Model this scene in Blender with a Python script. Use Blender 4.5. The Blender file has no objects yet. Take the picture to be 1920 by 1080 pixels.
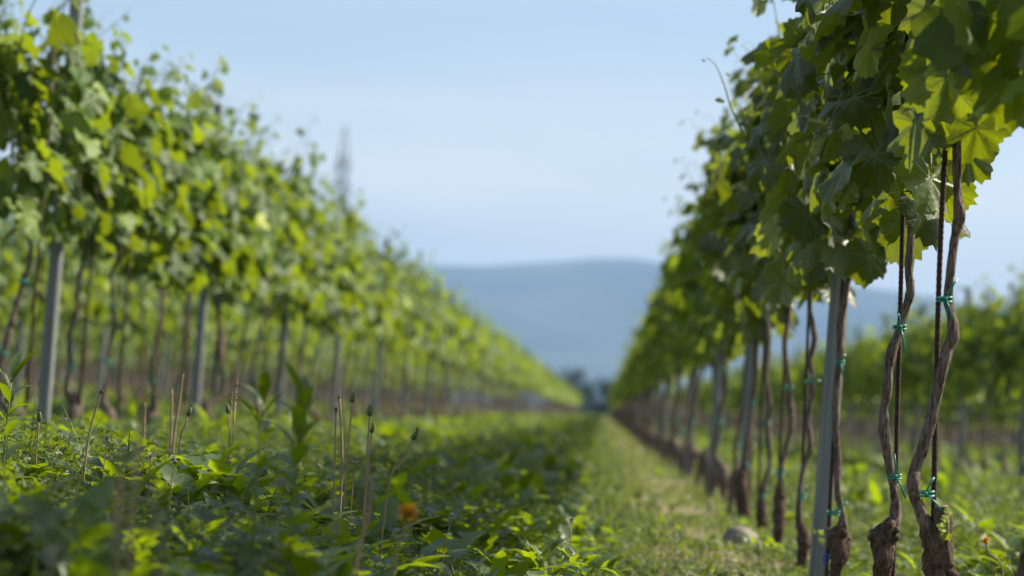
import bpy, math, random
import numpy as np
from mathutils import Matrix, Vector
R = math.radians
C = bpy.context.scene.collection
rg = np.random.default_rng(7)
# ------------------------------------------------------------------ camera, sky, sun, exposure
F_PX = 1920 * 85.0 / 36.0
ROLL = R(3.7)
CAM_H = 0.40
cam_d = bpy.data.cameras.new('camera'); cam = bpy.data.objects.new('camera', cam_d); C.objects.link(cam)
cam_d.lens = 85.0; cam_d.sensor_width = 36.0; cam_d.clip_start = 0.05; cam_d.clip_end = 60000
_d = Vector((170.0, -235.0, -F_PX)).normalized()              # direction of the vine rows, seen from the camera
_u = Vector((math.sin(ROLL), math.cos(ROLL), 0.0)); _u = (_u - _d * _u.dot(_d)).normalized()
_x = _d.cross(_u)
W2C = Matrix((_x, _d, _u)).transposed()                       # columns: world X, Y, Z in camera axes
C2W = W2C.transposed()
cam.matrix_world = Matrix.Translation((0, 0, CAM_H)) @ C2W.to_4x4()
cam_d.dof.use_dof = True; cam_d.dof.focus_distance = 4.55; cam_d.dof.aperture_fstop = 3.6; cam_d.dof.aperture_blades = 9
bpy.context.scene.camera = cam

SUN_AZ, SUN_EL = R(66), R(41)                                  # azimuth measured from +Y towards +X
w = bpy.data.worlds.new('World'); bpy.context.scene.world = w; w.use_nodes = True
wn, wl = w.node_tree.nodes, w.node_tree.links
bg = wn['Background']
sky = wn.new('ShaderNodeTexSky'); sky.sky_type = 'NISHITA'; sky.sun_disc = False
sky.sun_elevation = SUN_EL; sky.sun_rotation = SUN_AZ; sky.air_density = 1.0; sky.dust_density = 1.2; sky.ozone_density = 1.2
tc = wn.new('ShaderNodeTexCoord'); mp = wn.new('ShaderNodeMapping'); mp.inputs['Scale'].default_value = (3.0, 3.0, 22.0)
nz = wn.new('ShaderNodeTexNoise'); nz.inputs['Scale'].default_value = 1.6; nz.inputs['Detail'].default_value = 5
rp = wn.new('ShaderNodeValToRGB'); rp.color_ramp.elements[0].position = .36; rp.color_ramp.elements[1].position = .72
rp.color_ramp.elements[0].color = (.42, .42, .42, 1); rp.color_ramp.elements[1].color = (.84, .84, .84, 1)
mx = wn.new('ShaderNodeMixRGB'); mx.inputs['Color2'].default_value = (8.8, 8.4, 7.5, 1)
wl.new(tc.outputs['Generated'], mp.inputs['Vector']); wl.new(mp.outputs[0], nz.inputs['Vector'])
wl.new(nz.outputs['Fac'], rp.inputs['Fac']); sz = wn.new('ShaderNodeSeparateXYZ'); wl.new(tc.outputs['Generated'], sz.inputs[0])
hz = wn.new('ShaderNodeMapRange'); hz.interpolation_type = 'SMOOTHSTEP'; hz.inputs[1].default_value = .07; hz.inputs[2].default_value = .16; hz.inputs[3].default_value = 1; hz.inputs[4].default_value = .20
wl.new(sz.outputs[2], hz.inputs[0]); hm = wn.new('ShaderNodeMath'); hm.operation = 'MULTIPLY'
wl.new(rp.outputs[0], hm.inputs[0]); wl.new(hz.outputs[0], hm.inputs[1]); wl.new(hm.outputs[0], mx.inputs['Fac'])
wl.new(sky.outputs[0], mx.inputs['Color1']); wl.new(mx.outputs[0], bg.inputs['Color'])
bg.inputs['Strength'].default_value = 0.079
sl = bpy.data.lights.new('sun', 'SUN'); sun = bpy.data.objects.new('sun', sl); C.objects.link(sun)
sl.energy = 5.0; sl.angle = R(.6); sl.color = (1.0, .90, .72)
sv = Vector((math.sin(SUN_AZ) * math.cos(SUN_EL), math.cos(SUN_AZ) * math.cos(SUN_EL), math.sin(SUN_EL)))
sun.rotation_euler = sv.to_track_quat('Z', 'Y').to_euler()
sun.location = (0, 0, 30)
vs = bpy.context.scene.view_settings
vs.view_transform = 'Standard'; vs.look = 'None'; vs.exposure = 0.99; vs.gamma = 1.0

# ------------------------------------------------------------------ helpers
def at(px, py, Y):                                            # a pixel of the photograph as a point on the plane y = Y
    v = C2W @ Vector((px - 960.0, -(py - 540.0), -F_PX))
    t = Y / v.y
    return np.array([v.x * t, Y, CAM_H + v.z * t])

class Geo:
    def __init__(s): s.V = []; s.F = []; s.L = []; s.n = 0
    def add(s, V, faces, lp=None, mat=0):
        V = np.asarray(V, float)
        for f in faces:
            f = np.asarray(f, np.int64)
            if len(f): s.F.append((f + s.n, mat))
        s.V.append(V); s.L.append(np.zeros_like(V) if lp is None else np.asarray(lp, float)); s.n += len(V)
        return s
    def merge(s, o, M=None, off=(0, 0, 0)):
        V = np.concatenate(o.V)
        if M is not None: V = V @ np.asarray(M).T
        s.V.append(V + np.asarray(off)); s.L.append(np.concatenate(o.L))
        for f, m in o.F: s.F.append((f + s.n, m))
        s.n += len(V); return s
    def mesh(s, name, mats, smooth=True):
        me = bpy.data.meshes.new(name)
        V = np.concatenate(s.V); L = np.concatenate(s.L)
        me.vertices.add(len(V)); me.vertices.foreach_set('co', V.astype(np.float32).ravel())
        tot = np.concatenate([np.full(len(f), f.shape[1]) for f, m in s.F])
        idx = np.concatenate([f.ravel() for f, m in s.F])
        mi = np.concatenate([np.full(len(f), m) for f, m in s.F])
        st = np.concatenate([[0], np.cumsum(tot)[:-1]])
        me.loops.add(len(idx)); me.loops.foreach_set('vertex_index', idx.astype(np.int32))
        me.polygons.add(len(tot)); me.polygons.foreach_set('loop_start', st.astype(np.int32))
        me.polygons.foreach_set('material_index', mi.astype(np.int32))
        me.polygons.foreach_set('use_smooth', np.full(len(tot), smooth, dtype=bool))
        me.update(calc_edges=True)
        a = me.attributes.new('lp', 'FLOAT_VECTOR', 'POINT'); a.data.foreach_set('vector', L.astype(np.float32).ravel())
        for m in (mats if isinstance(mats, (list, tuple)) else [mats]): me.materials.append(m)
        return me
    def obj(s, name, mats, parent=None, smooth=True, loc=(0, 0, 0)):
        o = bpy.data.objects.new(name, s.mesh(name, mats, smooth)); C.objects.link(o); o.parent = parent; o.location = loc
        return o
def link(name, me, parent=None, loc=(0, 0, 0)):
    o = bpy.data.objects.new(name, me); C.objects.link(o); o.parent = parent; o.location = loc; return o
def tag(o, label=None, cat=None, group=None, kind=None):
    if label: o['label'] = label
    if cat: o['category'] = cat
    if group: o['group'] = group
    if kind: o['kind'] = kind
    return o
def empty(name, loc, label, cat, group=None, rz=0.0):
    o = bpy.data.objects.new(name, None); C.objects.link(o); o.location = loc; o.rotation_euler = (0, 0, rz)
    o.empty_display_size = .05
    return tag(o, label, cat, group)

def tube(P, rad, sides=8, cap=True, rough=0.0, rng=None, ridge=0.0):
    P = np.asarray(P, float); n = len(P); rad = np.broadcast_to(np.asarray(rad, float), (n,))
    T = np.gradient(P, axis=0); T /= np.linalg.norm(T, axis=1)[:, None] + 1e-12
    ref = np.array([1.0, 0, 0]) if abs(T[0][0]) < .8 else np.array([0, 1.0, 0])
    th = np.linspace(0, 2 * np.pi, sides, endpoint=False)
    V = []; u = ref
    for i in range(n):
        u = u - T[i] * u.dot(T[i]); u /= np.linalg.norm(u); v = np.cross(T[i], u)
        r = np.full(sides, rad[i])
        if ridge: r = r * (1 + ridge * np.sin(5 * th + i * .23) + ridge * .7 * np.sin(8 * th - i * .31 + 1))
        if rough: r = r * (1 + rough * rng.standard_normal(sides))
        V.append(P[i] + np.outer(np.cos(th) * r, u) + np.outer(np.sin(th) * r, v))
    V = np.concatenate(V)
    i = np.arange(n - 1)[:, None] * sides; j = np.arange(sides)[None]; k = (j + 1) % sides
    q = np.stack([i + j, i + k, i + sides + k, i + sides + j], -1).reshape(-1, 4)
    fs = [q]
    if cap:
        V = np.concatenate([V, P[:1], P[-1:]]); a, b = n * sides, n * sides + 1; j = np.arange(sides); k = (j + 1) % sides
        fs.append(np.concatenate([np.stack([k, j, np.full(sides, a)], -1), np.stack([(n - 1) * sides + j, (n - 1) * sides + k, np.full(sides, b)], -1)]))
    lp = np.zeros_like(V); lp[:, 2] = .5
    return V, fs, lp
def spline(P, step):                                          # Catmull-Rom resample of rows [x,y,z,r...]
    P = np.asarray(P, float); P = np.vstack([2 * P[0] - P[1], P, 2 * P[-1] - P[-2]]); out = []
    for i in range(1, len(P) - 2):
        L = np.linalg.norm(P[i + 1][:3] - P[i][:3]); k = max(2, int(L / step))
        for t in np.arange(k) / k:
            a, b, c, d = P[i - 1], P[i], P[i + 1], P[i + 2]
            out.append(.5 * (2 * b + (c - a) * t + (2 * a - 5 * b + 4 * c - d) * t * t + (3 * b - a - 3 * c + d) * t ** 3))
    out.append(P[-2]); return np.array(out)
def box(x0, x1, y0, y1, z0, z1):
    V = [(x, y, z) for z in (z0, z1) for y in (y0, y1) for x in (x0, x1)]
    return V, [[(0, 2, 3, 1), (4, 5, 7, 6), (0, 1, 5, 4), (2, 6, 7, 3), (0, 4, 6, 2), (1, 3, 7, 5)]]
def sn(x, y, s, seed=0):                                      # cheap smooth noise, about -1..1
    r = np.random.default_rng(seed); v = 0
    for k in range(5):
        a = r.uniform(0, 6.28); f = s * r.uniform(.6, 1.7)
        v = v + np.sin((x * math.cos(a) + y * math.sin(a)) * f + r.uniform(0, 6.28))
    return v / 2.6
def sst(a, b, x): t = np.clip((x - a) / (b - a), 0, 1); return t * t * (3 - 2 * t)
XR, XL, XR2, XR3, XL2, XL3, XL4 = .58, -2.03, 3.19, 5.8, -4.64, -7.25, -9.86
def gz(x, y):
    x = np.asarray(x, float); y = np.asarray(y, float)
    near = 1 - sst(20, 60, np.abs(y))
    return .09 * sst(-.1, -1.3, x) + .012 * sn(x, y, 2.2, 3) * near + .006 * sn(x, y, 9, 4) * near

# ------------------------------------------------------------------ materials
def mat(name):
    m = bpy.data.materials.new(name); m.use_nodes = True
    nt = m.node_tree; return m, nt.nodes, nt.links, nt.nodes['Principled BSDF']
def simple(name, c1, c2, rough=.7, scale=20, stretch=(1, 1, 1), bump=.3, spec=.3, detail=6, bdist=.002):
    m, n, l, p = mat(name)
    t = n.new('ShaderNodeTexCoord'); mp = n.new('ShaderNodeMapping'); mp.inputs['Scale'].default_value = stretch
    nz = n.new('ShaderNodeTexNoise'); nz.inputs['Scale'].default_value = scale; nz.inputs['Detail'].default_value = detail
    r = n.new('ShaderNodeValToRGB'); r.color_ramp.elements[0].position = .3; r.color_ramp.elements[1].position = .7
    r.color_ramp.elements[0].color = (*c1, 1); r.color_ramp.elements[1].color = (*c2, 1)
    b = n.new('ShaderNodeBump'); b.inputs['Strength'].default_value = bump; b.inputs['Distance'].default_value = bdist
    l.new(t.outputs['Object'], mp.inputs[0]); l.new(mp.outputs[0], nz.inputs['Vector']); l.new(nz.outputs['Fac'], r.inputs[0])
    l.new(r.outputs[0], p.inputs['Base Color']); l.new(nz.outputs['Fac'], b.inputs['Height']); l.new(b.outputs[0], p.inputs['Normal'])
    p.inputs['Roughness'].default_value = rough; p.inputs['Specular IOR Level'].default_value = spec
    return m
def leaf_mat(name, ramp, trans, tfac=.42, rough=.42, back=(.15, .20, .11), veins=True, backmix=.75, spec=.45):
    m, n, l, p = mat(name)
    def math_(op, a, b=None, c=None):
        q = n.new('ShaderNodeMath'); q.operation = op
        for i, v in enumerate((a, b, c)):
            if v is None: continue
            if isinstance(v, (int, float)): q.inputs[i].default_value = v
            else: l.new(v, q.inputs[i])
        return q.outputs[0]
    at_ = n.new('ShaderNodeAttribute'); at_.attribute_name = 'lp'
    sx = n.new('ShaderNodeSeparateXYZ'); l.new(at_.outputs['Vector'], sx.inputs[0])
    cr = n.new('ShaderNodeValToRGB'); el = cr.color_ramp.elements
    while len(el) < len(ramp): el.new(.5)
    for e, (q, c) in zip(el, ramp): e.position = q; e.color = (*c, 1)
    l.new(sx.outputs[2], cr.inputs[0])
    nz = n.new('ShaderNodeTexNoise'); nz.inputs['Scale'].default_value = 70; nz.inputs['Detail'].default_value = 4
    t = n.new('ShaderNodeTexCoord'); l.new(t.outputs['Object'], nz.inputs['Vector'])
    mm = n.new('ShaderNodeMixRGB'); mm.blend_type = 'MULTIPLY'; mm.inputs[0].default_value = .6
    g = n.new('ShaderNodeMapRange'); g.inputs[1].default_value = .3; g.inputs[2].default_value = .7; g.inputs[3].default_value = .62; g.inputs[4].default_value = 1.25
    l.new(nz.outputs['Fac'], g.inputs[0]); l.new(g.outputs[0], mm.inputs[2]); l.new(cr.outputs[0], mm.inputs[1])
    sp = n.new('ShaderNodeTexNoise'); sp.inputs['Scale'].default_value = 38; sp.inputs['Detail'].default_value = 2; l.new(t.outputs['Object'], sp.inputs['Vector'])
    ms_ = n.new('ShaderNodeMapRange'); ms_.inputs[1].default_value = .69; ms_.inputs[2].default_value = .74; ms_.inputs[4].default_value = .75; l.new(sp.outputs['Fac'], ms_.inputs[0])
    mo = n.new('ShaderNodeMixRGB'); mo.inputs[2].default_value = (.16, .10, .03, 1); l.new(ms_.outputs[0], mo.inputs[0]); l.new(mm.outputs[0], mo.inputs[1])
    col = mo.outputs[0]; height = nz.outputs['Fac']; vein = None
    if veins:
        ax = math_('ABSOLUTE', sx.outputs[0]); y = sx.outputs[1]; vs_ = None
        for k, a in enumerate((0, 48, 100, 142)):
            c_, s_ = math.cos(R(a)), math.sin(R(a))
            al = math_('ADD', math_('MULTIPLY', ax, s_), math_('MULTIPLY', y, c_))
            pe = math_('ABSOLUTE', math_('SUBTRACT', math_('MULTIPLY', ax, c_), math_('MULTIPLY', y, s_)))
            wd = math_('MULTIPLY_ADD', al, -.016, .022)
            v1 = math_('MULTIPLY', math_('LESS_THAN', pe, wd), math_('GREATER_THAN', al, 0))
            # side veins leaving this vein at about 50 degrees
            fr = math_('FRACT', math_('MULTIPLY', math_('SUBTRACT', al, math_('MULTIPLY', pe, .85)), 7.0))
            v2 = math_('MULTIPLY', math_('MULTIPLY', math_('LESS_THAN', fr, .11), math_('LESS_THAN', pe, .22)), math_('MULTIPLY', math_('GREATER_THAN', al, .08), .5))
            vk = math_('MAXIMUM', v1, v2)
            vs_ = vk if vs_ is None else math_('MAXIMUM', vs_, vk)
        vein = vs_
        mv = n.new('ShaderNodeMixRGB'); mv.inputs[2].default_value = (.20, .27, .08, 1)
        l.new(math_('MULTIPLY', vein, .55), mv.inputs[0]); l.new(col, mv.inputs[1]); col = mv.outputs[0]
        height = math_('MULTIPLY_ADD', vein, -.5, height)
    ge = n.new('ShaderNodeNewGeometry'); mb = n.new('ShaderNodeMixRGB'); mb.inputs[2].default_value = (*back, 1)
    l.new(math_('MULTIPLY', ge.outputs['Backfacing'], backmix), mb.inputs[0]); l.new(col, mb.inputs[1])
    l.new(mb.outputs[0], p.inputs['Base Color'])
    b = n.new('ShaderNodeBump'); b.inputs['Strength'].default_value = .8; b.inputs['Distance'].default_value = .0025
    l.new(height, b.inputs['Height']); l.new(b.outputs[0], p.inputs['Normal'])
    p.inputs['Roughness'].default_value = rough; p.inputs['Specular IOR Level'].default_value = spec
    tr = n.new('ShaderNodeBsdfTranslucent'); tm = n.new('ShaderNodeMixRGB'); tm.blend_type = 'MULTIPLY'; tm.inputs[0].default_value = 1
    tm.inputs[1].default_value = (*trans, 1)
    g2 = n.new('ShaderNodeMapRange'); g2.inputs[3].default_value = .55; g2.inputs[4].default_value = 1.35
    l.new(sx.outputs[2], g2.inputs[0])
    if vein is not None: l.new(math_('MULTIPLY', g2.outputs[0], math_('MULTIPLY_ADD', vein, -.45, 1.0)), tm.inputs[2])
    else: l.new(g2.outputs[0], tm.inputs[2])
    l.new(tm.outputs[0], tr.inputs[0]); l.new(b.outputs[0], tr.inputs['Normal'])
    ms = n.new('ShaderNodeMixShader'); ms.inputs[0].default_value = tfac
    l.new(p.outputs[0], ms.inputs[1]); l.new(tr.outputs[0], ms.inputs[2]); l.new(ms.outputs[0], n['Material Output'].inputs[0])
    return m
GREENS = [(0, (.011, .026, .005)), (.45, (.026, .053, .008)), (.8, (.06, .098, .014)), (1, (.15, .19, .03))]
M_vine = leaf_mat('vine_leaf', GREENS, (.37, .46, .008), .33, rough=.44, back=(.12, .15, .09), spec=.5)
M_vine_far = leaf_mat('vine_leaf_simple_sunlit', [(q, (c[0] * 3.3, c[1] * 3.1, c[2] * 2.8)) for q, c in GREENS], (.33, .43, .012), .40, rough=.52, back=(.10, .15, .055), veins=False, spec=.32)  # veinless leaf, greens lightened to paint in the sun on the left-hand row
M_clover = leaf_mat('clover_leaf', [(0, (.030, .052, .010)), (.5, (.055, .090, .016)), (1, (.12, .16, .032))], (.30, .40, .015), .30, rough=.5, back=(.09, .15, .07), veins=False, spec=.4)
M_broad = leaf_mat('weed_leaf', [(0, (.022, .045, .008)), (.5, (.042, .078, .011)), (1, (.09, .14, .02))], (.38, .52, .008), .38, rough=.42, back=(.09, .14, .06), veins=False)
M_grass = leaf_mat('grass_blade', [(0, (.04, .070, .013)), (.6, (.09, .13, .022)), (.8, (.16, .18, .07)), (1, (.30, .25, .14))], (.26, .36, .05), .32, rough=.5, back=(.10, .15, .06), veins=False, backmix=.3)
M_tree = leaf_mat('tree_leaf', [(0, (.008, .016, .007)), (.6, (.015, .028, .010)), (1, (.03, .05, .018))], (.1, .16, .02), .08, rough=.7, back=(.03, .05, .02), veins=False, spec=.15)
M_cane = simple('green_shoot', (.10, .16, .03), (.20, .22, .06), .5, 40, spec=.4)
M_stem = simple('weed_stem', (.20, .17, .07), (.34, .23, .15), .6, 60, (1, 1, .2), .2)
M_bark = simple('vine_bark', (.024, .018, .015), (.25, .195, .16), .9, 70, (3.6, 3.6, .22), 1.0, .15, 8, .006)
M_knob = simple('vine_stump_bark', (.030, .020, .015), (.17, .12, .09), .95, 60, (2.6, 2.6, .8), 1.0, .1, 8, .009)
M_cut = simple('pruned_wood', (.22, .15, .10), (.33, .25, .18), .8, 90)
M_post = simple('weathered_grey_wood', (.10, .115, .12), (.26, .275, .27), .8, 60, (3, 3, .05), .9, .3, 8, .003)
M_steel = simple('rusty_steel', (.018, .010, .008), (.07, .032, .022), .7, 90, bump=.6)
M_tie = simple('green_plastic', (.006, .16, .11), (.012, .24, .17), .35, 30, bump=.1, spec=.5)
M_tie2 = simple('faded_green_plastic', (.03, .13, .09), (.05, .20, .15), .5, 30, bump=.2)
M_blue = simple('blue_plastic', (.005, .05, .35), (.01, .08, .5), .4, 30, bump=.1, spec=.5)
M_rock = simple('limestone_rock', (.12, .105, .09), (.30, .27, .23), .9, 14, bump=.8, bdist=.01)
M_mast = simple('galvanised_steel', (.06, .065, .07), (.11, .115, .12), .6, 3)
M_white = simple('clover_floret', (.30, .30, .24), (.48, .46, .40), .7, 90)
M_brown = simple('dry_bract', (.05, .03, .015), (.16, .10, .05), .8, 120)
M_bud = simple('green_bud', (.05, .09, .02), (.14, .17, .05), .6, 150)
M_yellow = leaf_mat('yellow_petal', [(0, (.75, .40, .01)), (1, (.85, .55, .02))], (.85, .50, .02), .4, back=(.7, .4, .02), veins=False)
M_soil = None
def ground_mat():
    m, n, l, p = mat('soil_and_grass')
    t = n.new('ShaderNodeTexCoord'); P = n.new('ShaderNodeSeparateXYZ'); l.new(t.outputs['Object'], P.inputs[0])
    a = n.new('ShaderNodeTexNoise'); a.inputs['Scale'].default_value = 2.2; a.inputs['Detail'].default_value = 9; a.inputs['Roughness'].default_value = .65
    l.new(t.outputs['Object'], a.inputs['Vector'])
    r = n.new('ShaderNodeValToRGB'); e = r.color_ramp.elements; e.new(.5)
    for q, (po, c) in zip(e, ((.36, (.035, .05, .018)), (.5, (.07, .095, .03)), (.66, (.17, .14, .08)))): q.position = po; q.color = (*c, 1)
    l.new(a.outputs['Fac'], r.inputs[0])
    # the worn dry strip beside the right-hand row
    ad = n.new('ShaderNodeMath'); ad.operation = 'SUBTRACT'; ad.inputs[1].default_value = .36; l.new(P.outputs[0], ad.inputs[0])
    ab = n.new('ShaderNodeMath'); ab.operation = 'ABSOLUTE'; l.new(ad.outputs[0], ab.inputs[0])
    mr = n.new('ShaderNodeMapRange'); mr.inputs[1].default_value = .10; mr.inputs[2].default_value = .34; mr.inputs[3].default_value = 1; mr.inputs[4].default_value = 0
    l.new(ab.outputs[0], mr.inputs[0])
    mx = n.new('ShaderNodeMixRGB'); mx.inputs[2].default_value = (.27, .215, .145, 1); l.new(mr.outputs[0], mx.inputs[0]); l.new(r.outputs[0], mx.inputs[1])
    l.new(mx.outputs[0], p.inputs['Base Color']); p.inputs['Roughness'].default_value = .95; p.inputs['Specular IOR Level'].default_value = .1
    b = n.new('ShaderNodeBump'); b.inputs['Distance'].default_value = .02; b.inputs['Strength'].default_value = .7
    a2 = n.new('ShaderNodeTexNoise'); a2.inputs['Scale'].default_value = 40; a2.inputs['Detail'].default_value = 5; l.new(t.outputs['Object'], a2.inputs['Vector'])
    l.new(a2.outputs['Fac'], b.inputs['Height']); l.new(b.outputs[0], p.inputs['Normal'])
    return m

# ------------------------------------------------------------------ the setting: ground, hills, haze
def axis(a, b, step, far):
    core = list(np.arange(a, b, step)); s = step; hi = [b]
    while hi[-1] < far: s *= 1.35; hi.append(hi[-1] + s)
    s = step; lo = [a - step]
    while lo[-1] > -far: s *= 1.35; lo.append(lo[-1] - s)
    return np.array(lo[::-1] + core + hi)
gx, gy = axis(-5, 5, .12, 9000), axis(-2, 24, .16, 9000)
GX, GY = np.meshgrid(gx, gy); nx, ny = len(gx), len(gy)
i = np.arange(ny - 1)[:, None] * nx; j = np.arange(nx - 1)[None]
quads = np.stack([i + j, i + j + 1, i + nx + j + 1, i + nx + j], -1).reshape(-1, 4)
g = Geo().add(np.stack([GX.ravel(), GY.ravel(), gz(GX, GY).ravel()], -1), [quads])
tag(g.obj('ground', ground_mat()), kind='structure')

def hills():
    xs = np.linspace(-7500, 7500, 150); ys = np.linspace(4200, 8600, 60); X, Y = np.meshgrid(xs, ys)
    prof = np.interp(xs, [-7500, -4000, -1500, -700, -480, -170, 30, 300, 690, 1155, 2200, 3500, 7500], [150, 260, 330, 362, 392, 414, 437, 428, 402, 376, 330, 260, 120]) * 1.0
    t = sst(4200, 6900, Y) * (1 - .25 * sst(6900, 8600, Y))
    Z = prof[None] * t
    spur = sn(X, Y, .0030, 21) * .5 + sn(X, Y, .0085, 22) * .25
    Z = Z * (1 + .30 * spur * np.sin(np.pi * np.clip(t, 0, 1))) + 8.0 * sn(X, Y, .009, 23) * t + 1.5 * sn(X, Y, .05, 24) * t - 3
    nx_, ny_ = len(xs), len(ys)
    i = np.arange(ny_ - 1)[:, None] * nx_; j = np.arange(nx_ - 1)[None]
    q = np.stack([i + j, i + j + 1, i + nx_ + j + 1, i + nx_ + j], -1).reshape(-1, 4)
    m = simple('forested_slope', (.010, .018, .014), (.085, .10, .06), .95, .0030, bump=0, spec=.05)
    tag(Geo().add(np.stack([X.ravel(), Y.ravel(), Z.ravel()], -1), [q]).obj('hills', m), kind='structure')
hills()
HAZE = True
if HAZE:
    V, f = box(-9200, 9200, -400, 9000, -6, 560)
    m = bpy.data.materials.new('haze'); m.use_nodes = True; n = m.node_tree.nodes; n.remove(n['Principled BSDF'])
    pv = n.new('ShaderNodeVolumePrincipled'); pv.inputs['Color'].default_value = (.38, .62, 1.0, 1)
    pv.inputs['Density'].default_value = 1.7e-4; pv.inputs['Anisotropy'].default_value = .0
    m.node_tree.links.new(pv.outputs[0], n['Material Output'].inputs['Volume'])
    tag(Geo().add(V, f).obj('haze', m, smooth=False), kind='stuff')

# ------------------------------------------------------------------ grape leaves
def leaf_template(rng, N, rings):
    a = np.linspace(-R(168), R(168), N)
    r = np.interp(np.abs(np.degrees(a)), [0, 12, 27, 45, 56, 76, 98, 122, 140, 156, 168], [1.0, .90, .76, .88, .86, .70, .80, .70, .72, .60, .36])
    tooth = np.where(np.arange(N) % 2 == 0, 1.0, -1.0) * (.055 if N > 30 else .03 if N > 15 else 0)
    r = r * (1 + tooth + .03 * rng.standard_normal(N))
    V = [np.zeros(3)]; ph = rng.uniform(0, 6.28, 3); cup = rng.uniform(-.25, .50); dr = rng.uniform(.05, .55)
    wav = rng.uniform(.04, .13)
    for s in rings:
        x, y = np.sin(a) * r * s * 1.06, np.cos(a) * r * s
        z = -cup * (x * x) - dr * np.clip(y, 0, 2) ** 2 + wav * s * s * np.sin(5 * a + ph[0]) + .05 * s * np.cos(a * 7.4) + .03 * s * np.sin(9 * a + ph[1])
        V.append(np.stack([x, y, z], -1))
    V = np.concatenate([V[0][None]] + V[1:])
    i = np.arange(N - 1); tri = np.stack([np.zeros(N - 1, int), 1 + i + 1, 1 + i], -1); fs = [tri]
    for k in range(len(rings) - 1):
        o = 1 + k * N; fs.append(np.stack([o + i, o + i + 1, o + N + i + 1, o + N + i], -1))
    return V, fs
TPL = {0: [leaf_template(rg, 45, (.4, .75, 1)) for _ in range(8)], 1: [leaf_template(rg, 23, (.55, 1)) for _ in range(6)],
       2: [leaf_template(rg, 10, (1,)) for _ in range(5)]}
def norm(v): return v / (np.linalg.norm(v, axis=-1, keepdims=True) + 1e-9)
def put_leaves(G, pos, nrm, tip, size, rnd, lod, rng, mat=0):
    nrm = norm(nrm); tip = norm(tip - nrm * (tip * nrm).sum(-1, keepdims=True)); xa = np.cross(tip, nrm)
    M = np.stack([xa, tip, nrm], -1) * size[:, None, None]
    var = rng.integers(0, len(TPL[lod]), len(pos))
    for k, (T, fs) in enumerate(TPL[lod]):
        s = np.where(var == k)[0]
        if not len(s): continue
        V = np.einsum('nij,vj->nvi', M[s], T) + pos[s][:, None]
        lp = np.broadcast_to(T[None], V.shape).copy(); lp[..., 2] = rnd[s][:, None]
        o = (np.arange(len(s)) * len(T))[:, None, None]
        G.add(V.reshape(-1, 3), [(f[None] + o).reshape(-1, f.shape[1]) for f in fs], lp.reshape(-1, 3), mat)

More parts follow.
